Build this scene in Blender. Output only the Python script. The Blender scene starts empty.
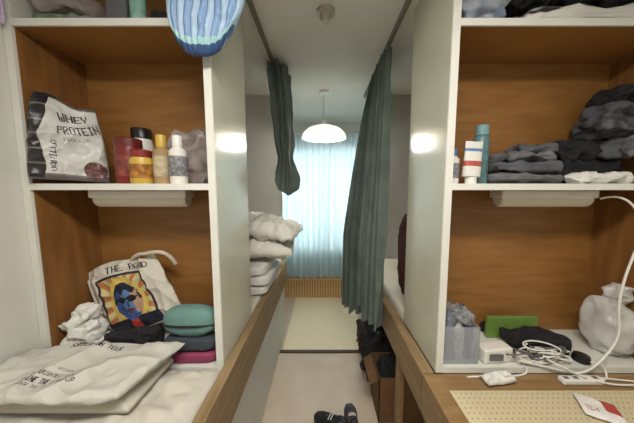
import bpy, bmesh, math, random
from mathutils import Vector, Matrix, noise, Euler
random.seed(4)
scene=bpy.context.scene
scene.view_settings.view_transform='Standard'
COL=scene.collection
def S(c):
    return tuple(((x/255)/12.92 if x/255<=0.04045 else ((x/255+0.055)/1.055)**2.4) for x in c)+(1,)
def mat(name,c,rough=.6,var=.0,scale=6,bump=0,bscale=40,spec=.5,c2=None,metal=0,stretch=None,emit=0,alpha=1,trans=0,sheen=0):
    m=bpy.data.materials.new(name); m.use_nodes=True
    nt=m.node_tree; b=nt.nodes['Principled BSDF']
    b.inputs['Roughness'].default_value=rough
    b.inputs['Metallic'].default_value=metal
    b.inputs['Specular IOR Level'].default_value=spec
    b.inputs['Alpha'].default_value=alpha
    b.inputs['Transmission Weight'].default_value=trans
    col=S(c); b.inputs['Base Color'].default_value=col
    tc=nt.nodes.new('ShaderNodeTexCoord'); mp=nt.nodes.new('ShaderNodeMapping')
    nt.links.new(tc.outputs['Object'],mp.inputs[0])
    if stretch: mp.inputs['Scale'].default_value=stretch
    n=nt.nodes.new('ShaderNodeTexNoise'); n.inputs['Scale'].default_value=scale; n.inputs['Detail'].default_value=5
    nt.links.new(mp.outputs[0],n.inputs[0])
    r=nt.nodes.new('ShaderNodeValToRGB')
    if c2 is None:
        k=1-var; c2=tuple(x*k for x in c)
    r.color_ramp.elements[0].color=S(c2); r.color_ramp.elements[1].color=col
    r.color_ramp.elements[0].position=.35; r.color_ramp.elements[1].position=.65
    nt.links.new(n.outputs[0],r.inputs[0]); nt.links.new(r.outputs[0],b.inputs['Base Color'])
    if bump:
        n2=nt.nodes.new('ShaderNodeTexNoise'); n2.inputs['Scale'].default_value=bscale; n2.inputs['Detail'].default_value=3
        nt.links.new(mp.outputs[0],n2.inputs[0])
        bp=nt.nodes.new('ShaderNodeBump'); bp.inputs['Strength'].default_value=bump; bp.inputs['Distance'].default_value=.01
        nt.links.new(n2.outputs[0],bp.inputs['Height']); nt.links.new(bp.outputs[0],b.inputs['Normal'])
    if emit:
        b.inputs['Emission Color'].default_value=col; b.inputs['Emission Strength'].default_value=emit
    return m
def vcmat(name,rough=.7,bump=.2,bscale=60):
    m=mat(name,(255,255,255),rough,bump=bump,bscale=bscale)
    nt=m.node_tree; b=nt.nodes['Principled BSDF']
    a=nt.nodes.new('ShaderNodeVertexColor'); a.layer_name='Col'
    for l in list(b.inputs['Base Color'].links): nt.links.remove(l)
    nt.links.new(a.outputs[0],b.inputs['Base Color']); return m
def empty(name,loc=(0,0,0)):
    e=bpy.data.objects.new(name,None); e.empty_display_size=.05; e.location=loc; COL.objects.link(e); return e
def obj(name,me,m=None,parent=None,smooth=False):
    o=bpy.data.objects.new(name,me); COL.objects.link(o)
    if m: me.materials.append(m)
    if parent:
        o.parent=parent; o.matrix_parent_inverse=Matrix.Translation(parent.location).inverted()
    if smooth:
        for p in me.polygons: p.use_smooth=True
    return o
def box(name,lo,hi,m,parent=None,bev=0,rot=None,seg=2):
    bm=bmesh.new(); bmesh.ops.create_cube(bm,size=1)
    s=[hi[i]-lo[i] for i in range(3)]; c=[(hi[i]+lo[i])/2 for i in range(3)]
    bmesh.ops.scale(bm,vec=s,verts=bm.verts)
    if bev: bmesh.ops.bevel(bm,geom=bm.edges[:],offset=bev,segments=seg,affect='EDGES',profile=.5)
    me=bpy.data.meshes.new(name); 
    bm.to_mesh(me); bm.free()
    o=obj(name,me,m,parent); o.location=c
    if rot: o.rotation_euler=rot
    return o
def lathe(name,prof,loc,m,parent=None,n=32,rot=None,sc=(1,1,1)):
    bm=bmesh.new(); rings=[]
    for r,z in prof:
        rings.append([bm.verts.new((max(r,1e-4)*math.cos(2*math.pi*i/n)*sc[0],max(r,1e-4)*math.sin(2*math.pi*i/n)*sc[1],z*sc[2])) for i in range(n)])
    for a,b in zip(rings,rings[1:]):
        for i in range(n): bm.faces.new((a[i],a[(i+1)%n],b[(i+1)%n],b[i]))
    me=bpy.data.meshes.new(name); bmesh.ops.recalc_face_normals(bm,faces=bm.faces); bm.to_mesh(me); bm.free()
    o=obj(name,me,m,parent,True); o.location=loc
    if rot: o.rotation_euler=rot
    md=o.modifiers.new('es','EDGE_SPLIT'); md.split_angle=math.radians(40)
    return o
def blob(name,lo,hi,m,parent=None,seed=0,amp=.12,freq=9,pw=.5,rot=0,n=72,ridge=True,flat=True):
    """crumpled soft thing that stays inside the box lo..hi"""
    c=[(lo[i]+hi[i])/2 for i in range(3)]; h=[(hi[i]-lo[i])/2 for i in range(3)]
    bm=bmesh.new(); sg=lambda a,p: math.copysign(abs(a)**p,a)
    N=n; M=n//2; rings=[]
    off=Vector((seed*7.3,seed*3.1,seed*1.7))
    mn=min(h)
    for j in range(M+1):
        ph=-math.pi/2+math.pi*j/M; row=[]
        for i in range(N):
            th=2*math.pi*i/N
            p=Vector((h[0]*sg(math.cos(ph),pw)*sg(math.cos(th),pw),h[1]*sg(math.cos(ph),pw)*sg(math.sin(th),pw),h[2]*sg(math.sin(ph),pw)))
            q=p*freq+off
            d=noise.noise(q)
            if ridge: d=.35-abs(noise.noise(q)*1.8)-abs(noise.noise(q*2.3)*.8)
            nn=Vector((p.x/h[0]**2,p.y/h[1]**2,p.z/h[2]**2)); 
            if nn.length>0: nn.normalize()
            p=p+nn*d*amp*mn*2
            for k in range(3): p[k]=max(-h[k],min(h[k],p[k]))
            if flat and p.z<-h[2]*.9: p.z=-h[2]
            row.append(bm.verts.new(p))
        rings.append(row)
    for a,b in zip(rings,rings[1:]):
        for i in range(N): bm.faces.new((a[i],a[(i+1)%N],b[(i+1)%N],b[i]))
    bmesh.ops.remove_doubles(bm,verts=bm.verts,dist=1e-5)
    me=bpy.data.meshes.new(name); bmesh.ops.recalc_face_normals(bm,faces=bm.faces); bm.to_mesh(me); bm.free()
    o=obj(name,me,m,parent,True); o.location=c; o.rotation_euler=(0,0,rot); return o
def pouch(name,w,h,t,m,loc,rot=(0,0,0),parent=None,nx=60,ny=60,out=None,prof=None,crump=.01,freq=12,seed=0,color=None):
    """two-sided soft sheet-bag in local XZ plane, base at z=0; out(u,v)->(x,z) shape; color(u,v,side)"""
    off=Vector((seed*5.1,seed*2.7,0)); vs=[];fs=[];cl=[]
    out=out or (lambda u,v:((u-.5)*w,v*h))
    prof=prof or (lambda u,v:(max(0,1-(2*u-1)**4)*max(0,1-(2*v-1)**4))**.6)
    idx={}
    for s in (0,1):
        for j in range(ny+1):
            for i in range(nx+1):
                edge=i in(0,nx) or j in(0,ny)
                if s==1 and edge: idx[(1,i,j)]=idx[(0,i,j)]; continue
                u=i/nx; v=j/ny; x,z=out(u,v); k=prof(u,v)*t/2
                q=Vector((x,z,s*3))*freq+off
                d=(abs(noise.noise(q))*1.5+.5*abs(noise.noise(q*2.2))-.45)*crump
                y=(-k+d) if s==0 else (k+d*.5)
                if edge: y=noise.noise(Vector((x,z,0))*freq*.6+off)*crump*.8
                idx[(s,i,j)]=len(vs); vs.append((x,y,z))
    for s in (0,1):
        for j in range(ny):
            for i in range(nx):
                f=[idx[(s,i,j)],idx[(s,i+1,j)],idx[(s,i+1,j+1)],idx[(s,i,j+1)]]
                if s: f.reverse()
                fs.append(f); 
                if color: cl.append(color((i+.5)/nx,(j+.5)/ny,s))
    me=bpy.data.meshes.new(name); me.from_pydata(vs,[],fs); me.update()
    if color:
        ca=me.color_attributes.new('Col','BYTE_COLOR','CORNER')
        for p in me.polygons:
            c=S(cl[p.index]); 
            for li in p.loop_indices: ca.data[li].color=c
    o=obj(name,me,m,parent,True); o.location=loc; o.rotation_euler=rot; return o
def tube(name,pts,r,m,parent=None):
    cu=bpy.data.curves.new(name,'CURVE'); cu.dimensions='3D'; cu.bevel_depth=r; cu.bevel_resolution=3
    sp=cu.splines.new('NURBS'); sp.points.add(len(pts)-1)
    for p,q in zip(sp.points,pts): p.co=(*q,1)
    sp.use_endpoint_u=True; sp.order_u=4; cu.resolution_u=8; cu.use_fill_caps=True
    o=bpy.data.objects.new(name,cu); COL.objects.link(o); cu.materials.append(m)
    if parent: o.parent=parent; o.matrix_parent_inverse=Matrix.Translation(parent.location).inverted()
    return o
FONT={k:[int(x,16) for x in v.split()] for k,v in dict(A="7E 11 11 11 7E",B="7F 49 49 49 36",C="3E 41 41 41 22",D="7F 41 41 22 1C",E="7F 49 49 49 41",F="7F 09 09 09 01",G="3E 41 49 49 7A",H="7F 08 08 08 7F",I="00 41 7F 41 00",K="7F 08 14 22 41",L="7F 40 40 40 40",M="7F 02 0C 02 7F",N="7F 04 08 10 7F",O="3E 41 41 41 3E",P="7F 09 09 09 06",R="7F 09 19 29 46",S="46 49 49 49 31",T="01 01 7F 01 01",U="3F 40 40 40 3F",V="1F 20 40 20 1F",W="3F 40 38 40 3F",Y="07 08 70 08 07").items()}
def txt(u,v,s,u0,v0,u1,v1,bold=0):
    if not(u0<=u<u1 and v0<=v<v1): return False
    n=len(s)*6-1; f=(u-u0)/(u1-u0)*n; r=int((v1-v)/(v1-v0)*7)
    for c in ({int(f),max(0,int(f-bold))}):
        k,cc=divmod(c,6)
        if cc==5 or s[k]==' ': continue
        if FONT[s[k]][cc]>>min(r,6)&1: return True
    return False

# ---------------- materials
cream=mat('painted_cream',(212,211,204),.55,.04,3)
creamw=mat('white_laminate_edge',(224,224,217),.45,.03,5)
gloss=mat('glossy_cream_panel',(203,202,184),.16,.05,3,spec=.3)
ceilm=mat('ceiling_plaster',(224,221,211),.9,.05,2,bump=.3,bscale=70)
wood=mat('brown_plywood',(156,110,57),.45,.0,3,c2=(138,94,45),stretch=(1.2,1.2,9))
woodv=mat('wood_board',(138,95,48),.5,.0,3,c2=(118,78,38),stretch=(9,9,1.2))
deskw=mat('desk_wood',(150,120,80),.45,.0,4,c2=(132,102,64),stretch=(1.5,9,9))
railm=mat('rail_wood',(148,124,90),.5,.0,4,c2=(124,100,68),stretch=(9,1.2,9))
floorm=mat('floor_vinyl',(205,187,168),.35,.0,5,c2=(194,175,155))
matm=mat('floor_mat_straw',(238,222,192),.6,.0,8,c2=(228,210,178),stretch=(1,12,1))
sheet=mat('bed_sheet_cotton',(206,201,189),.85,.06,5,bump=.15,bscale=20)
white=mat('white_fabric',(226,225,220),.85,.06,9,bump=.2,bscale=70)
whitep=mat('white_plastic',(230,228,221),.35,.03,9)
black=mat('black_fabric',(32,32,37),.9,.3,12,bump=.3,bscale=70)
blackp=mat('black_plastic',(24,24,26),.35,.1,12)
grey=mat('grey_fabric',(92,94,100),.9,.2,14,bump=.3,bscale=70)
teal=mat('green_curtain_fabric',(106,120,113),.85,.14,7,bump=.15,bscale=80)
# ---------------- room
H=2.62
box('floor',(-1.3,-1.3,-.06),(1.55,3.6,0),floorm)
box('ceiling',(-1.3,-1.3,H),(1.55,3.6,H+.06),ceilm)
box('wall_left',(-1.3,-1.3,0),(-1.217,3.6,H),cream)
box('wall_right',(1.48,-1.3,0),(1.55,3.6,H),cream)
box('wall_rear',(-1.22,-1.3,0),(1.48,-1.22,H),cream)
wb=empty('wall_back',(0,3.5,0))
box('wall_below',(-1.22,3.47,0),(1.48,3.56,.75),cream,wb); box('wall_above',(-1.22,3.47,2.25),(1.48,3.56,H),cream,wb)
box('wall_side_a',(-1.22,3.47,.75),(-.85,3.56,2.25),cream,wb); box('wall_side_b',(.95,3.47,.75),(1.48,3.56,2.25),cream,wb)
win=empty('window_1',(0,3.5,.75)); alu=mat('aluminium',(170,170,168),.35,metal=.8)
for a,b in (((-.85,3.5,.75),(-.81,3.54,2.25)),((.91,3.5,.75),(.95,3.54,2.25)),((-.85,3.5,.75),(.95,3.54,.79)),((-.85,3.5,2.21),(.95,3.54,2.25)),((.03,3.5,.79),(.07,3.54,2.21))):
    box('frame',a,b,alu,win)
gl=mat('window_glass',(240,250,250),.02,trans=1); box('glass',(-.81,3.515,.79),(.91,3.52,2.21),gl,win)
box('wall_partition_left',(-1.217,2.5,0),(-.43,2.54,H),cream)
box('wall_partition_right',(.498,2.5,0),(1.48,2.54,H),cream)
box('floor_mat',(-.4,2.24,0),(.46,3.40,.012),matm,bev=.003)
box('trim_threshold',(-.43,2.205,0),(.498,2.238,.014),mat('dark_strip',(70,58,46),.5))
# ---------------- shelving units
def unit(x0,x1,name):
    e=empty(name,((x0+x1)/2,1.08,0))
    t=.03
    inner = (x1 if x0<0 else x0)
    for (a,b) in ((x0,x0+t),(x1-t,x1)):
        cor = (b==inner or a==inner)
        y1=1.35 if cor else 1.24
        box('side_panel',(a,.953,.85 if cor else .0),(b,y1,H-.001),gloss if cor else cream,e)
        box('side_front_edge',(a,.945,.852),(b,.953,H-.001),creamw,e)
        if a==x0: box('inner_lining',(b,.957,.876),(b+.003,1.22,2.27),woodv,e)
        else: box('inner_lining',(a-.003,.957,.876),(a,1.22,2.27),woodv,e)
    box('back_board',(x0+t,1.22,.85),(x1-t,1.24,H-.001),wood,e)
    for z in (.85,1.648,2.272):
        box('shelf_board',(x0+t+.003,.953,z),(x1-t-.003,1.22,z+.025),wood if z>1 else creamw,e)
        box('shelf_top_laminate',(x0+t+.003,.953,z+.0245),(x1-t-.003,1.22,z+.0262),creamw,e)
        box('shelf_lip',(x0+t,.945,z),(x1-t,.953,z+.0262),creamw,e)
    return e
unit(-1.215,-.43,'shelving_unit'); unit(.498,1.47,'shelving_unit.001')
box('desk_tabletop',(.44,.35,.80),(1.475,.943,.849),deskw,bev=.003)
box('bench_base',(-1.215,.35,.80),(-.435,.943,.849),deskw,bev=.003)
box('trim_rail_left',(-.428,.35,.66),(-.385,2.495,.89),railm,bev=.004)
box('trim_rail_right',(.44,.95,.66),(.495,2.495,.848),railm,bev=.004)
box('trim_desk_edge',(.44,.35,.66),(.495,.948,.798),railm,bev=.004)
box('wall_bench_left',(-.47,.35,0),(-.432,2.5,.798),cream)
box('wall_desk_right_end',(.46,1.30,0),(.496,1.35,.658),railm)
mt=mat('mattress',(222,216,200),.85,.05,5,bump=.2,bscale=30)
e=empty('bed',(-.8,1.9,.6)); box('platform',(-1.215,1.245,.8),(-.475,2.495,.83),deskw,e); box('mattress',(-1.21,1.36,.832),(-.436,2.49,.90),mt,e,bev=.025,seg=4)
e=empty('bed.001',(1,1.9,.6)); box('platform',(.5,1.245,.72),(1.475,2.495,.80),deskw,e); box('mattress',(.50,1.36,.802),(1.47,2.49,.90),mt,e,bev=.025,seg=4)
def wavy(name,x0,x1,y0,y1,z,th,m,amp,freq,seed,nx=90,ny=70,parent=None):
    bm=bmesh.new(); g=[]
    for j in range(ny+1):
        r=[]
        for i in range(nx+1):
            u=i/nx;v=j/ny;x=x0+(x1-x0)*u;y=y0+(y1-y0)*v
            q=Vector((x*freq+seed,y*freq*1.4,seed)); d=abs(noise.noise(q))+.4*abs(noise.noise(q*2.1))
            ed=min(u,1-u,v*1.0,1-v)*12; ed=min(1,ed)
            r.append(bm.verts.new((x+.006*noise.noise(Vector((y*14,seed,0)))*(1 if u>.5 else 0),y,z-th+(th*ed**.5)+d*amp*ed)))
        g.append(r)
    for j in range(ny):
        for i in range(nx): bm.faces.new((g[j][i],g[j][i+1],g[j+1][i+1],g[j+1][i]))
    ex=bmesh.ops.extrude_face_region(bm,geom=bm.faces[:]); vv=[a for a in ex['geom'] if isinstance(a,bmesh.types.BMVert)]
    for a in vv: a.co.z=z-th
    bmesh.ops.recalc_face_normals(bm,faces=bm.faces)
    me=bpy.data.meshes.new(name); bm.to_mesh(me); bm.free(); return obj(name,me,m,parent,True)
wavy('bedding_sheet',-1.213,-.437,.355,.943,.888,.037,sheet,.03,8,3)
# ---------------- pendant lamp
pl=empty('pendant_lamp',(.02,2.4,2.2)); shm=mat('opal_shade',(255,248,232),.3,emit=1.0)
lathe('shade',[(.22,0),(.222,.01),(.205,.05),(.16,.09),(.09,.115),(.03,.125),(.028,.118),(.09,.108),(.157,.083),(.2,.045),(.214,.004),(.22,0)],(.02,2.4,2.165),shm,pl,48)
lathe('cap',[(0,.17),(.02,.17),(.03,.12),(0,.12)],(.02,2.4,2.17),whitep,pl)
tube('cord',[(.02,2.4,2.33),(.02,2.4,2.4),(.02,2.4,2.5),(.02,2.4,2.6)],.005,whitep,pl)
lathe('ceiling_rose',[(0,0),(.04,0),(.05,.02),(0,.02)],(.02,2.4,2.598),whitep,pl)
lathe('ring_tube',[(.06+.012*math.cos(a*math.pi/6),.012*math.sin(a*math.pi/6)) for a in range(13)],(.02,2.4,2.20),mat('fluorescent_ring',(255,250,240),.3,emit=6),pl)
def light(name,typ,loc,en,col,size=.2,rot=(0,0,0),sy=None,parent=None):
    l=bpy.data.lights.new(name,typ); l.energy=en; l.color=col
    if typ=='AREA':
        l.size=size
        if sy: l.shape='RECTANGLE'; l.size_y=sy
    else: l.shadow_soft_size=size
    o=bpy.data.objects.new(name,l); o.location=loc; o.rotation_euler=rot; COL.objects.link(o); return o
light('pendant_light','POINT',(.02,2.4,2.10),15,(1,.97,.90),.05)
cf=empty('ceiling_lamp',(.05,0,2.55)); box('housing',(-.45,-.15,2.57),(.55,.15,2.619),whitep,cf,bev=.01)
box('diffuser',(-.43,-.13,2.545),(.53,.13,2.569),mat('lit_diffuser',(255,250,242),.4,emit=2),cf,bev=.008)
light('ceiling_light','AREA',(.05,0,2.54),35,(1,.955,.875),.95,sy=.25)
w=bpy.data.worlds.new('World'); scene.world=w; w.use_nodes=True
bg=w.node_tree.nodes['Background']; sky=w.node_tree.nodes.new('ShaderNodeTexSky'); sky.sky_type='HOSEK_WILKIE'; sky.turbidity=9
w.node_tree.links.new(sky.outputs[0],bg.inputs[0]); bg.inputs[1].default_value=.5
light('window_daylight','AREA',(0,4.1,1.6),105,(.97,.98,1),2.0,(math.radians(-90),0,0),1.6)
lathe('smoke_detector',[(0,-.055),(.022,-.055),(.03,-.04),(.032,-.02),(.048,-.018),(.05,0),(0,0)],(.02,1.36,H-.001),mat('detector_plastic',(176,172,162),.4,.05))
# ---------------- window curtain
def curtain(name,path_top,path_bot,z0,z1,m,folds,amp0,amp1,n=200,nz=40,mid=None,seed=0,parent=None,bottomwave=.0):
    bm=bmesh.new(); g=[]
    for j in range(nz+1):
        s=j/nz; r=[]
        for i in range(n+1):
            t=i/n
            a=Vector(path_top(t)); b=Vector(path_bot(t)); k=s if mid is None else mid(s)
            p=a.lerp(b,k); d=(Vector(path_bot(min(1,t+.01)))-Vector(path_bot(max(0,t-.01))))
            nn=Vector((-d.y,d.x)); nn.normalize()
            am=amp0+(amp1-amp0)*s
            ph=noise.noise(Vector((t*5,s*1.2,seed)))*2.2
            p=p+nn*am*(math.sin(t*folds*2*math.pi+ph)+.3*math.sin(t*folds*4.7*math.pi+ph*2))
            z=z1+(z0-z1)*s
            if s>.9: z+=bottomwave*(s-.9)*10*noise.noise(Vector((t*4,0,seed)))
            r.append(bm.verts.new((p.x,p.y,z)))
        g.append(r)
    for j in range(nz):
        for i in range(n): bm.faces.new((g[j][i],g[j][i+1],g[j+1][i+1],g[j+1][i]))
    me=bpy.data.meshes.new(name); bm.to_mesh(me); bm.free(); return obj(name,me,m,parent,True)
wc=bpy.data.materials.new('pale_blue_curtain'); wc.use_nodes=True; nt=wc.node_tree; b=nt.nodes['Principled BSDF']; b.inputs['Roughness'].default_value=.9
b.inputs['Base Color'].default_value=S((198,216,220)); tr=nt.nodes.new('ShaderNodeBsdfTranslucent'); tr.inputs[0].default_value=S((208,226,230)); mx=nt.nodes.new('ShaderNodeMixShader'); mx.inputs[0].default_value=.5
nt.links.new(b.outputs[0],mx.inputs[1]); nt.links.new(tr.outputs[0],mx.inputs[2]); nt.links.new(mx.outputs[0],nt.nodes['Material Output'].inputs[0])
P=lambda t:(-1.15+2.55*t,3.37)
wcu=empty('window_curtain',(0,3.37,2.4)); curtain('drape',P,P,.34,2.42,wc,24,.026,.032,n=640,nz=8,parent=wcu)
box('pelmet_rail',(-1.2,3.36,2.42),(1.45,3.38,2.44),whitep,wcu)
rc=empty('radiator_cover',(0,3.42,0)); rw=mat('orange_wood',(214,178,128),.5,.0,4,c2=(198,158,104))
box('back',(-1.1,3.44,.0),(1.4,3.465,.31),mat('dark_gap',(140,104,62),.8),rc); box('top',(-1.1,3.405,.285),(1.4,3.465,.31),rw,rc)
for i in range(62): box('slat',(-1.1+i*.04,3.41,.0),(-1.072+i*.04,3.44,.285),rw,rc)
al=mat('rail_metal',(120,112,100),.4,.1)
for sx,x in ((-1,-.37),(1,.44)):
    box('trim_curtain_rail_%s'%('left' if sx<0 else 'right'),(x-.01,1.2,H-.03),(x+.01,2.495,H-.001),al)
rcu=empty('bed_curtain',(.42,1.8,2.5))
curtain('drape_front',lambda t:(.44-.01*t,1.58+.3*t),lambda t:(.405-.10*t,1.53+.3*t),.68,2.585,teal,5,.022,.042,mid=lambda s:min(1,s*1.4)**.8,seed=2,parent=rcu,bottomwave=.12)
curtain('drape_inner',lambda t:(.43,1.86+.25*t),lambda t:(.37-.18*t,1.83+.22*t),.60,2.585,teal,4,.022,.035,mid=lambda s:min(1,s*1.5)**.8,seed=5,parent=rcu,bottomwave=.1)
lc=empty('bed_curtain.001',(-.34,1.95,2.5))
bm=bmesh.new(); g=[]; n=128; nz=80
for j in range(nz+1):
    s=j/nz; z=2.585-(2.585-1.60)*s
    rad=.085-.02*s+.035*math.exp(-((s-.86)/.09)**2)-.014*math.exp(-((s-.68)/.06)**2)
    if s>.95: rad*=max(.1,(1-s)/.05*.9+.1)
    r=[]
    for i in range(n):
        a=2*math.pi*i/n; tw=a*8+s*2.2*(1 if s<.7 else 1+(s-.7)*5)
        rr=rad*(1+.28*math.sin(tw+2.4*noise.noise(Vector((math.cos(a)*1.5,math.sin(a)*1.5,s*2)))))+.012*noise.noise(Vector((math.cos(a)*3,math.sin(a)*3,s*8)))
        el=1.9-1.0*min(1,s*1.3)
        r.append(bm.verts.new((-.345+.065*s+rr*math.cos(a)*.85,1.95+rr*math.sin(a)*el,z)))
    g.append(r)
for j in range(nz):
    for i in range(n): bm.faces.new((g[j][i],g[j][(i+1)%n],g[j+1][(i+1)%n],g[j+1][i]))
me=bpy.data.meshes.new('m'); bm.to_mesh(me); bm.free(); obj('gathered_drape',me,teal,lc,True)
# ---------------- shelf lights
tubm=mat('lamp_cover',(222,216,200),.4,.03)
def shelflamp(x0,x1,nm):
    e=empty(nm,((x0+x1)/2,1.06,1.6)); 
    box('housing',(x0,1.02,1.612),(x1,1.10,1.6475),whitep,e,bev=.006)
    lathe('tube_cover',[(0,0),(.028,0),(.034,.01),(.034,x1-x0-.03),(.028,x1-x0-.02),(0,x1-x0-.02)],(x0+.01,1.06,1.605),tubm,e,rot=(0,math.radians(90),0))
shelflamp(-1.03,-.60,'under_shelf_lamp'); shelflamp(.79,1.22,'under_shelf_lamp.001')
# ---------------- left mid shelf
Z=1.6745
def whey(u,v,s):
    if s: return (40,38,40)
    if u<.2+.05*math.sin(v*9): 
        return (38,36,38) if (v*6)%1>.12 else (110,108,106)
    if v>.96: return (90,88,88)
    a=math.radians(-14); du=u-.6; dv=v-.6; x=.6+du*math.cos(a)-dv*math.sin(a)*1.2; y=.6+du*math.sin(a)/1.2+dv*math.cos(a)
    if txt(x,y,"WHEY",.46,.74,.90,.84,.5): return (44,44,46)
    if txt(x,y,"PROTEIN",.40,.59,.99,.69,.5): return (44,44,46)
    if txt(v,1-u,"VANILLA",.10,.62,.46,.70,.3): return (50,50,52)
    if txt(x,y,"ISOLATE",.44,.51,.80,.55): return (80,80,82)
    d=math.hypot((u-.84)/.15,(v-.14)/.12)
    if d<1 : return (128,92,84) if noise.noise(Vector((u*30,v*30,0)))>0 else (92,62,64)
    if v<.07: return (120,112,112)
    return (200,200,197)
pouch('protein_powder_bag',.27,.345,.12,vcmat('printed_foil',.35,.1),(-1.07,1.005,Z+.012),(math.radians(-2),math.radians(3),math.radians(36)),nx=180,ny=210,crump=.032,freq=9,color=whey,seed=1,
  out=lambda u,v:((u-.5)*(.24-.06*v*v)-.02*v,v*.35+.012*math.sin(u*7)*v-.04*v*u),prof=lambda u,v:max(0,1-(2*u-1)**4)**.5*(1-v)**.45*min(1,v*8+.6) if v>0 else .6)
def jar(nm,x,y,r,h,body,lid,lh=.03,label=None,neck=.85,shape=None):
    e=empty(nm,(x,y,Z)); hb=h-lh
    lathe('body',shape or [(0,0),(r*.9,0),(r,.008),(r,hb*.88),(r*neck,hb*.97),(r*neck,hb),(0,hb)],(x,y,Z),body,e)
    lathe('lid',[(0,0),(r*neck*1.04,0),(r*neck*1.04,lh*.9),(r*neck*.95,lh),(0,lh)],(x,y,Z+hb),lid,e)
    if label: lathe('label',[(r*1.01,hb*.2),(r*1.015,hb*.22),(r*1.015,hb*.72),(r*1.01,hb*.74)],(x,y,Z),label,e)
    return e
red=mat('red_plastic',(128,38,34),.35,.15); yel=mat('yellow_plastic',(206,172,72),.4,.1); ltan=mat('tan_sauce',(172,144,104),.3,.1)
jar('red_shaker_cup',-.865,1.06,.052,.20,red,mat('dark_red',(100,32,30),.4),.035,mat('label_pale',(150,70,60),.5,.4,30),.95)
jar('protein_shaker_bottle',-.885,1.168,.046,.27,whitep,blackp,.05,None,.9)
jar('spice_jar',-.757,.988,.042,.138,yel,red,.03,mat('label_red',(196,130,48),.5,.45,40),.9)
jar('sauce_bottle',-.685,1.01,.034,.205,ltan,yel,.05,mat('label_w',(196,182,150),.5,.2,40),.55)
jar('lotion_bottle',-.61,1.0,.034,.20,whitep,whitep,.045,mat('label_grey',(150,150,155),.5,.4,60),.55)
clear=mat('thin_plastic_film',(190,178,174),.25,.15,10,bump=.4,bscale=30,alpha=.6)
blob('plastic_bag',(-.75,1.085,Z),(-.47,1.21,Z+.26),clear,seed=3,amp=.35,freq=13,pw=.7)
# ---------------- top shelf left
ZT=2.2995
blob('folded_green_clothes',(-1.17,.97,ZT),(-.90,1.16,ZT+.045),mat('grey_green_fabric',(130,148,132),.8,.3,20),seed=8,amp=.3,freq=14)
blob('white_film_bag',(-1.17,.97,ZT+.047),(-.93,1.16,ZT+.15),clear,seed=9,amp=.3,freq=12)
box('storage_box',(-.85,.98,ZT),(-.77,1.10,ZT+.13),mat('grey_box',(96,98,104),.5,.2),bev=.004)
e=empty('spray_bottle',(-.735,1.0,ZT)); lathe('body',[(0,0),(.026,0),(.028,.01),(.028,.13),(.014,.15),(.014,.16),(0,.16)],(-.735,1.0,ZT),mat('aqua_bottle',(150,195,186),.3,.2,30),e); lathe('cap',[(0,0),(.016,0),(.016,.04),(0,.04)],(-.735,1.0,ZT+.16),whitep,e)
blob('black_zip_pouch',(-.69,.98,ZT),(-.60,1.15,ZT+.07),black,seed=4,amp=.2)
def shellc(u,v,s):
    k=(u*11)%1
    if v<.10: return (52,84,132)
    if v<.17: return (160,200,206)
    if k<.16: return (72,108,166)
    return (126,158,198) if int(u*11)%2 else (166,192,218)
def shello(u,v):
    a=(u-.5)*2
    W=.105+.035*math.sin(min(1,v*1.9)*math.pi/2)-.02*max(0,v-.6)
    z=.085*(abs(a)**2.8)*(1-v)**1.2+v*.30+.012*a
    return (a*W+.015*v,z)
pouch('blue_shell_bag',.27,.28,.055,vcmat('quilted_blue',.5,.1),(-.44,.90,2.135),(math.radians(4),math.radians(6),0),nx=132,ny=80,out=shello,crump=.014,freq=9,color=shellc,
  prof=lambda u,v:(max(0,1-(2*u-1)**4)**.5*(max(0,1-(2*v-1)**6))**.5)*(.7+.3*abs(math.sin(u*11*math.pi))))
tube('hanging_cord',[(-1.2,.93,2.5),(-1.195,.93,2.4),(-1.185,.93,2.3),(-1.195,.93,2.25),(-1.2,.93,2.30),(-1.19,.93,2.4)],.006,mat('lilac_cord',(190,180,205),.7))
# ---------------- lower left
ZB=.877
def tote(u,v,s):
    base=(204,199,187)
    if s: return base
    if txt(u,v,"THE BAND",.34,.85,.88,.94,.4): return (40,40,46)
    if .16<u<.78 and .03<v<.82:
        x=(u-.47)/.17; y=(v-.43)/.26
        if (x/1.0)**2+((y-.02)/1.0)**2<1:
            if y>.52+.12*math.sin(x*9) or (abs(x)>.82 and y>0): return (26,28,50)
            if math.hypot((abs(x)-.38)/.3,(y-.12)/.17)<1: return (20,20,26)
            if abs(y-.16)<.05 and abs(x)<.8: return (20,20,26)
            if abs(x-.05)<.09 and -.28<y<.02: return (48,70,128)
            if math.hypot((x-.02)/.34,(y+.45)/.09)<1: return (110,40,56)
            if abs(y+.62)<.03 and abs(x)<.2: return (40,60,110)
            if x<-.35 or y<-.7: return (52,78,136)
            return (86,120,164) if x<.4 else (176,138,118)
        if y<-.85: return (30,32,50) if abs(x)>.28 else (180,66,56)
        if not(.19<u<.75 and .06<v<.79): return (44,44,54)
        if math.hypot(x,y)<1.3: return (206,182,92)
        return (186,120,76) if math.sin(math.atan2(y,x)*16)>0 else (198,188,136)
    return base
tb=empty('tote_bag',(-.91,1.15,ZB)); tm=vcmat('printed_canvas',.85,.25,90)
pouch('body',.42,.40,.05,tm,(-.875,1.10,ZB+.085),(math.radians(-6),math.radians(-21),0),tb,nx=180,ny=180,crump=.026,freq=8,color=tote,seed=2,
  out=lambda u,v:((u-.5)*(.43-.06*v)-(.02*v),v*(.355+.02*math.sin(u*5))))
cv=mat('canvas',(202,196,182),.85,.06,20)
tube('handle',[(-.96,1.14,1.29),(-.92,1.115,1.335),(-.86,1.105,1.335),(-.79,1.10,1.36),(-.74,1.11,1.33),(-.735,1.135,1.28)],.009,cv,tb)
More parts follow.
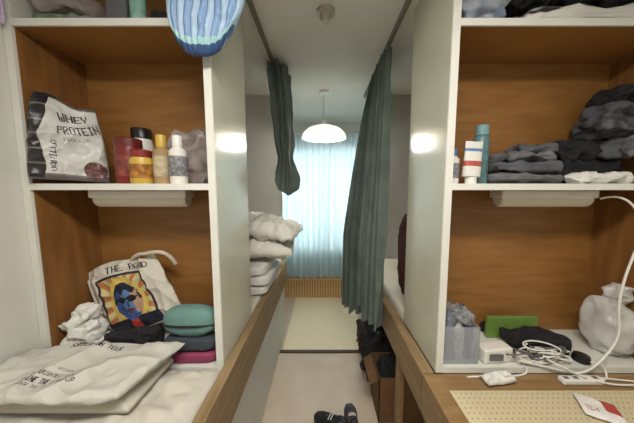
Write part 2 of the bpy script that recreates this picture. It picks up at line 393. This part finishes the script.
e=empty('white_towel',(-1.08,1.0,ZB)); blob('fold_a',(-1.175,.957,ZB),(-.99,1.055,ZB+.11),white,e,2,.3,13); blob('fold_b',(-1.165,.96,ZB+.10),(-1.0,1.05,ZB+.19),white,e,4,.35,14); blob('fold_c',(-1.12,.965,ZB+.17),(-1.03,1.045,ZB+.25),white,e,6,.35,16)
blob('black_hoodie',(-.98,.957,ZB),(-.735,1.05,ZB+.14),black,seed=5,amp=.35,freq=12)
tp=mat('teal_pouch_fabric',(106,146,142),.7,.08,10,bump=.2)
e=empty('toiletry_pouch',(-.61,1.0,ZB)); blob('body',(-.715,.96,ZB+.117),(-.475,1.055,ZB+.25),tp,e,7,.03,5,pw=.72,ridge=False)
tube('zip',[(-.712,.985,ZB+.175),(-.68,.962,ZB+.175),(-.60,.954,ZB+.178),(-.52,.962,ZB+.175),(-.48,.985,ZB+.175)],.005,blackp,e)
blob('slate_pouch',(-.715,.965,ZB+.05),(-.475,1.055,ZB+.115),mat('slate',(58,66,76),.8,.1),seed=8,amp=.12,freq=8,pw=.5)
blob('pink_pouch',(-.715,.96,ZB),(-.475,1.055,ZB+.048),mat('magenta',(150,62,98),.7,.15),seed=9,amp=.08,freq=8,pw=.4)
def shirt(u,v,s):
    base=(200,198,190)
    if s: return base
    if txt(u,v,"SUMMER ON TOUR",.28,.86,.64,.94,.7): return (38,36,38)
    if txt(u,v,"LIVE AT NATIONAL GROVE",.30,.42,.62,.46): return (90,88,90)
    if txt(u,v,"THE BRIGHTEST PLANET",.30,.33,.60,.38,.5): return (50,48,50)
    if txt(u,v,"SHINE THE LIGHT UP",.30,.23,.62,.295,.7): return (42,40,42)
    if txt(u,v,"UNDER THE SKY",.30,.16,.50,.205,.4): return (60,58,60)
    return base
def shirt_o(u,v):
    x=(u-.5)*.58; z=v*.27
    x+= .06*(v-.5)*(1 if u>.5 else 0)*(u-.5)*2; z+=.012*math.sin(u*6)+ (u-.5)*.04
    return (x,z)
wavy('folded_blanket',-1.20,-.64,.70,.942,.944,.03,sheet,.012,9,6)
pouch('folded_tshirt',.58,.27,.036,vcmat('printed_cotton',.85,.2,80),(-.91,.66,.985),(math.radians(-89),0,0),nx=320,ny=180,out=shirt_o,crump=.030,freq=6,color=shirt,seed=3,
  prof=lambda u,v:(max(0,1-(2*u-1)**10)*max(0,1-(2*v-1)**10))**.5)
# ---------------- left bed pillows
e=empty('folded_blankets',(-.6,1.8,.9))
for k,(z0,z1,dx) in enumerate(((.902,.975,0),(.972,1.045,.02),(1.042,1.12,-.01))):
    blob('blanket',(-.95+dx,1.55,z0),(-.385+dx,2.05,z1),white,e,k+11,.14,5,pw=.3)
pm=mat('pillow_cotton',(232,230,223),.85,.06,7,bump=.2,bscale=30)
def pillow(nm,c,w,d,t,rot,seed):
    return pouch(nm,w,d,t,pm,c,rot,nx=60,ny=60,crump=.06,freq=8,seed=seed,prof=lambda u,v:(max(0,1-(2*u-1)**2)*max(0,1-(2*v-1)**2))**.42)
pillow('pillow',(-.50,1.58,1.215),.58,.42,.15,(math.radians(-90),math.radians(5),math.radians(4)),1)
pillow('pillow.001',(-.47,1.60,1.355),.54,.40,.15,(math.radians(-88),math.radians(11),math.radians(-6)),2)
blob('red_duffel_bag',(.54,1.5,.902),(.82,1.68,1.5),mat('dark_red_fabric',(86,40,34),.8,.2,10,bump=.3),seed=3,amp=.08,freq=8,pw=.55)
# ---------------- right mid shelf
e=empty('spray_can',(.705,1.05,Z)); lathe('body',[(0,0),(.028,0),(.03,.006),(.03,.2),(.02,.215),(0,.215)],(.705,1.05,Z),mat('teal_can',(92,130,136),.35,.25,30),e); lathe('cap',[(0,0),(.026,0),(.026,.04),(.02,.045),(0,.045)],(.705,1.05,Z+.212),mat('teal_cap',(116,152,156),.4),e)
e=empty('cream_tube',(.625,1.0,Z)); lathe('cap',[(0,0),(.022,0),(.022,.03),(0,.03)],(.635,1.0,Z),whitep,e)
pouch('body',.075,.15,.05,vcmat('tube_print',.35,0),(.635,1.0,Z+.028),(0,math.radians(3),0),e,nx=30,ny=60,crump=0,color=lambda u,v,s:(176,84,76) if .3<v<.45 else ((90,130,170) if .72<v<.8 else (218,216,210)),prof=lambda u,v:max(0,1-(2*u-1)**2)**.5*(1-v)**.7)
jar('small_bottle',.572,1.03,.026,.15,whitep,mat('blue_cap',(90,120,160),.4),.03,mat('label_b',(150,150,160),.5,.4,60),.6)
jar('cosmetic_bottle',.575,1.12,.028,.17,ltan,whitep,.03,None,.6)
g2=mat('grey2',(114,115,117),.9,.2,14,bump=.3)
e=empty('folded_grey_clothes',(.88,1.08,Z))
blob('garment',(.745,.965,Z),(1.04,1.2,Z+.05),g2,e,3,.3,9,pw=.5); blob('garment',(.755,.975,Z+.04),(1.035,1.19,Z+.10),grey,e,4,.35,10,pw=.5); blob('garment',(.80,.99,Z+.085),(1.035,1.18,Z+.145),g2,e,5,.35,11,pw=.6); blob('garment',(.88,1.0,Z+.125),(1.03,1.17,Z+.185),grey,e,6,.35,12,pw=.7)
e=empty('black_tshirts',(1.16,1.1,Z)); blob('garment',(1.045,1.05,Z),(1.40,1.2,Z+.11),black,e,7,.35,10); blob('garment',(1.05,1.045,Z+.095),(1.27,1.19,Z+.20),black,e,8,.35,12,pw=.7)
blob('white_cloth',(1.045,.96,Z),(1.30,1.04,Z+.05),white,seed=7,amp=.4,freq=14)
pat=mat('patterned_fabric',(92,94,100),.85,0,30,c2=(46,46,52),bump=.3)
e=empty('dark_clothes',(1.32,1.1,Z)); blob('garment',(1.19,1.0,Z+.205),(1.425,1.19,Z+.31),pat,e,2,.35,11,pw=.6); blob('garment',(1.23,1.01,Z+.29),(1.425,1.18,Z+.36),grey,e,5,.35,12,pw=.6); blob('garment',(1.26,1.01,Z+.34),(1.425,1.18,Z+.43),black,e,5,.35,13,pw=.7); blob('garment',(1.29,.965,Z+.115),(1.425,1.19,Z+.215),g2,e,9,.3,12)
# top shelf right
bluep=mat('blue_white_film',(206,210,216),.3,0,9,c2=(124,138,162),bump=.3,alpha=.9)
strp=mat('black_white_bag',(222,221,216),.4,0,3,c2=(40,40,46),bump=.3,stretch=(1,2,7)); cr=strp.node_tree.nodes['Color Ramp'].color_ramp; cr.elements[0].position=.40; cr.elements[1].position=.44
blob('blue_plastic_bag',(.54,.97,ZT),(.75,1.17,ZT+.2),bluep,seed=12,amp=.3,freq=10)
e=empty('white_carrier_bag',(1.1,1.05,ZT)); blob('body',(.80,.96,ZT),(1.42,1.10,ZT+.075),strp,e,21,.3,8)
e=empty('clothes_pile',(1.1,1.15,ZT)); blob('garment',(.77,1.105,ZT),(1.42,1.20,ZT+.12),black,e,22,.35,9); blob('garment',(.95,.97,ZT+.077),(1.42,1.10,ZT+.22),black,e,23,.3,10); blob('garment',(.77,1.0,ZT+.09),(.93,1.10,ZT+.19),black,e,24,.3,12)
# ---------------- right lower compartment
filmb=mat('clear_bin',(190,196,204),.2,.05,alpha=.35)
e=empty('toiletry_bin',(.62,1.02,ZB)); x0,x1,y0,y1=.535,.695,.965,1.11
box('base',(x0,y0,ZB),(x1,y1,ZB+.006),filmb,e)
for a,b in (((x0,y0),(x1,y0+.004)),((x0,y1-.004),(x1,y1)),((x0,y0),(x0+.004,y1)),((x1-.004,y0),(x1,y1))): box('side',(a[0],a[1],ZB),(b[0],b[1],ZB+.17),filmb,e)
for i,(cx,cy,r,h,c) in enumerate(((.57,1.0,.024,.23,(130,138,160)),(.622,1.0,.022,.19,(215,215,218)),(.665,1.06,.024,.22,(90,96,110)),(.58,1.07,.026,.25,(205,210,215)),(.672,1.0,.014,.2,(80,86,130)))):
    lathe('bottle',[(0,0),(r,0),(r,h*.75),(r*.5,h*.85),(r*.5,h),(0,h)],(cx,cy,ZB+.007),mat('btl%d'%i,c,.35,.3,50),e)
blob('crinkled_film',(.542,.972,ZB+.15),(.69,1.10,ZB+.235),mat('film2',(180,184,190),.25,.3,20,bump=.4,alpha=.5),e,13,.4,18,pw=.7)
blob('black_tech_bag',(.885,1.0,ZB),(1.17,1.13,ZB+.085),black,seed=14,amp=.3,freq=10,pw=.5)
box('green_folder',(.86,1.145,ZB),(1.12,1.165,ZB+.115),mat('lime_green',(122,156,72),.5,.15),bev=.004)
blob('black_cloth_roll',(.86,1.17,ZB),(1.15,1.215,ZB+.07),black,seed=34,amp=.2,freq=10)
e=empty('power_adapter',(.79,.985,ZB)); box('body',(.715,.965,ZB),(.855,1.03,ZB+.068),whitep,e,bev=.01,seg=3,rot=(0,0,.12)); box('vent',(.74,.956,ZB+.02),(.80,.959,ZB+.05),g2,e)
box('usb_charger',(.875,.96,ZB),(.935,.992,ZB+.05),whitep,bev=.008,rot=(0,0,-.3))
wbag=mat('white_bag_film',(226,226,224),.2,.06,8,bump=.5,bscale=18,alpha=.72)
e=empty('white_plastic_bag',(1.35,1.05,ZB)); blob('body',(1.285,.965,ZB),(1.432,1.13,ZB+.27),wbag,e,15,.16,7,pw=.7); blob('gathered_top',(1.335,1.0,ZB+.24),(1.43,1.08,ZB+.34),wbag,e,16,.35,14,pw=.8)
blob('contents',(1.31,.99,ZB+.01),(1.41,1.10,ZB+.18),whitep,e,17,.1,7)
lathe('black_cap',[(0,0),(.03,0),(.032,.01),(.028,.028),(.01,.032),(0,.032)],(1.175,.985,ZB),blackp)
cab=mat('white_cable',(228,227,220),.45)
tube('hanging_cable',[(1.21,1.01,1.61),(1.25,.98,1.635),(1.31,.96,1.58),(1.34,.95,1.48),(1.27,.94,1.32),(1.24,.935,1.15),(1.28,.935,1.03),(1.2,.925,.93),(1.13,.92,.87),(1.06,.905,.884)],.0045,cab)
random.seed(9)
e=empty('cable_bundle',(.95,.96,.88))
for k in range(9):
    pts=[]; cx=.90+.14*random.random(); z0=random.uniform(.0,.05); rr=random.uniform(.07,.15)
    for i in range(12):
        a=i*.95+k; pts.append((cx+rr*math.cos(a)*(1-.04*i),.965+.028*math.sin(a*1.3),ZB+.012+z0+.04*(.5+.5*math.sin(a*.8+k))))
    tube('cord',pts,.0032,cab if k%4 else g2,e)
tube('cord',[(.86,.945,ZB+.03),(1.0,.93,.885),(1.1,.92,.857),(1.25,.90,.856),(1.4,.88,.856)],.0035,cab,e)
tube('cord',[(.95,.955,ZB+.05),(1.02,.93,.90),(1.1,.87,.862),(1.25,.86,.86),(1.45,.9,.856)],.0035,cab,e)
tube('cord',[(1.16,.935,ZB+.03),(1.2,.93,.92),(1.22,.92,.86),(1.19,.90,.857),(1.17,.893,.865)],.0035,cab,e)
tube('cord',[(.88,.94,ZB+.01),(.9,.93,.857),(.82,.92,.853),(.70,.925,.853),(.62,.92,.853)],.0035,cab,e)
e=empty('power_strip',(1.08,.89,.85)); box('body',(.99,.878,.8505),(1.16,.908,.874),whitep,e,bev=.006)
for i in range(4): box('socket',(1.002+i*.04,.886,.8735),(1.022+i*.04,.900,.8745),g2,e)
pouch('crumpled_tissue',.13,.05,.03,white,(.735,.87,.868),(math.radians(-90),0,.15),nx=30,ny=20,crump=.02,freq=30,seed=4)
pb=bpy.data.materials.new('perforated_board'); pb.use_nodes=True; nt=pb.node_tree; b=nt.nodes['Principled BSDF']; b.inputs['Roughness'].default_value=.6
tc=nt.nodes.new('ShaderNodeTexCoord'); vm=nt.nodes.new('ShaderNodeVectorMath'); vm.operation='SCALE'; vm.inputs['Scale'].default_value=50
fr=nt.nodes.new('ShaderNodeVectorMath'); fr.operation='FRACTION'; sb=nt.nodes.new('ShaderNodeVectorMath'); sb.operation='SUBTRACT'; sb.inputs[1].default_value=(.5,.5,0)
ml=nt.nodes.new('ShaderNodeVectorMath'); ml.operation='MULTIPLY'; ml.inputs[1].default_value=(1,1,0); ln=nt.nodes.new('ShaderNodeVectorMath'); ln.operation='LENGTH'
lt=nt.nodes.new('ShaderNodeMath'); lt.operation='LESS_THAN'; lt.inputs[1].default_value=.15; mc=nt.nodes.new('ShaderNodeMix'); mc.data_type='RGBA'
ad=nt.nodes.new('ShaderNodeVectorMath'); ad.operation='ADD'; ad.inputs[1].default_value=(100,100,0)
mc.inputs[6].default_value=S((202,189,156)); mc.inputs[7].default_value=S((146,128,96))
L=nt.links.new; L(tc.outputs['Object'],vm.inputs[0]); L(vm.outputs[0],ad.inputs[0]); L(ad.outputs[0],fr.inputs[0]); L(fr.outputs[0],sb.inputs[0]); L(sb.outputs[0],ml.inputs[0]); L(ml.outputs[0],ln.inputs[0]); L(ln.outputs['Value'],lt.inputs[0]); L(lt.outputs[0],mc.inputs[0]); L(mc.outputs[2],b.inputs['Base Color'])
box('perforated_desk_mat',(.505,.40,.8495),(1.40,.85,.857),pb,bev=.002)
def pk(u,v,s):
    if u>.6 and v>.4: return (176,64,58)
    if txt(u,v,"TEA",.1,.25,.4,.45): return (160,60,60)
    return (226,224,220)
pouch('snack_packet',.11,.10,.015,vcmat('packet_print',.4,0),(.97,.715,.868),(math.radians(-90),0,-.5),nx=50,ny=50,crump=.006,color=pk)
# ---------------- floor things
card=mat('cardboard',(118,86,54),.8,.1,10)
e=empty('cardboard_box',(.52,1.62,0)); a0,a1,b0,b1,h=.40,.72,1.50,1.76,.34
box('bottom',(a0,b0,0),(a1,b1,.006),card,e)
for lo,hi in (((a0,b0),(a1,b0+.006)),((a0,b1-.006),(a1,b1)),((a0,b0),(a0+.006,b1)),((a1-.006,b0),(a1,b1))): box('wall',(lo[0],lo[1],0),(hi[0],hi[1],h),card,e)
box('flap',(a0-.07,b0,h-.035),(a0+.0,b1,h-.03),card,e,rot=(0,math.radians(-35),0))
blob('contents',(a0+.01,b0+.01,.01),(a1-.01,b1-.01,h+.03),black,e,3,.2,9,pw=.4)
blob('black_backpack',(.34,1.80,0),(.68,2.08,.42),black,seed=33,amp=.2,freq=7,pw=.6)
blob('dark_shoulder_bag',(.36,2.10,0),(.70,2.42,.30),mat('brown_dark',(52,42,36),.8,.2,bump=.3),seed=35,amp=.2,freq=8,pw=.5)
sole=mat('shoe_sole',(70,64,60),.7,.1)
def shoe(nm,x,y,r,c):
    e=empty(nm,(x,y,0)); bm=bmesh.new(); g=[]
    n=28; secs=[(-.13,.03,.05,.075),(-.10,.038,.075,.085),(-.05,.037,.08,.085),(0,.038,.07,.06),(.05,.046,.055,.045),(.09,.044,.045,.03),(.125,.03,.035,.02),(.14,.008,.02,.012)]
    for yy,w,hh,_ in secs:
        ring=[]
        for i in range(n):
            a=2*math.pi*i/n; ring.append(bm.verts.new((w*math.copysign(abs(math.cos(a))**.7,math.cos(a)),yy,.022+hh*.5+hh*.5*math.sin(a))))
        g.append(ring)
    for a,b in zip(g,g[1:]):
        for i in range(n): bm.faces.new((a[i],a[(i+1)%n],b[(i+1)%n],b[i]))
    bm.faces.new(g[0]); bm.faces.new(g[-1]); bmesh.ops.recalc_face_normals(bm,faces=bm.faces)
    me=bpy.data.meshes.new(nm); bm.to_mesh(me); bm.free(); u=obj('upper',me,c,e,True); u.location=(0,0,0)
    u.parent=e; u.matrix_parent_inverse=Matrix.Identity(4)
    bm=bmesh.new(); vs=[bm.verts.new((.9*w*s*1.1,yy,z)) for z in (0,.024) for s,seq in ((1,secs),(-1,secs[::-1])) for yy,w,_,_ in seq]
    m=len(vs)//2; bm.faces.new(vs[:m][::-1]); bm.faces.new(vs[m:])
    for i in range(m): bm.faces.new((vs[i],vs[(i+1)%m],vs[m+(i+1)%m],vs[m+i]))
    me=bpy.data.meshes.new('sole'); bmesh.ops.recalc_face_normals(bm,faces=bm.faces); bm.to_mesh(me); bm.free(); s=obj('sole',me,sole); s.parent=e
    for k in range(4):
        t=tube('lace',[(-.025,-.0+k*.02,.09-k*.009),(0,-.0+k*.02,.102-k*.01),(.025,0+k*.02,.09-k*.009)],.003,whitep); t.parent=e
    lathe('opening',[(0,.0),(.026,0),(.03,.004),(.026,.006),(.02,.002),(0,.001)],(0,-.07,.098),blackp,None,sc=(1,1.4,1)).parent=e
    e.rotation_euler=(0,0,r); return e
shoe('sneaker',.07,1.46,1.1,black); shoe('sneaker.001',.21,1.47,.05,mat('dark_grey_leather',(66,60,62),.6,.2))
# ---------------- camera
cam=bpy.data.cameras.new('camera'); co=bpy.data.objects.new('camera',cam); COL.objects.link(co)
co.location=(0,0,1.65); co.rotation_euler=(math.radians(90-5.4),0,0)
cam.sensor_width=36; cam.lens=36*232/634; cam.shift_x=-5/634; cam.clip_start=.02
scene.camera=co
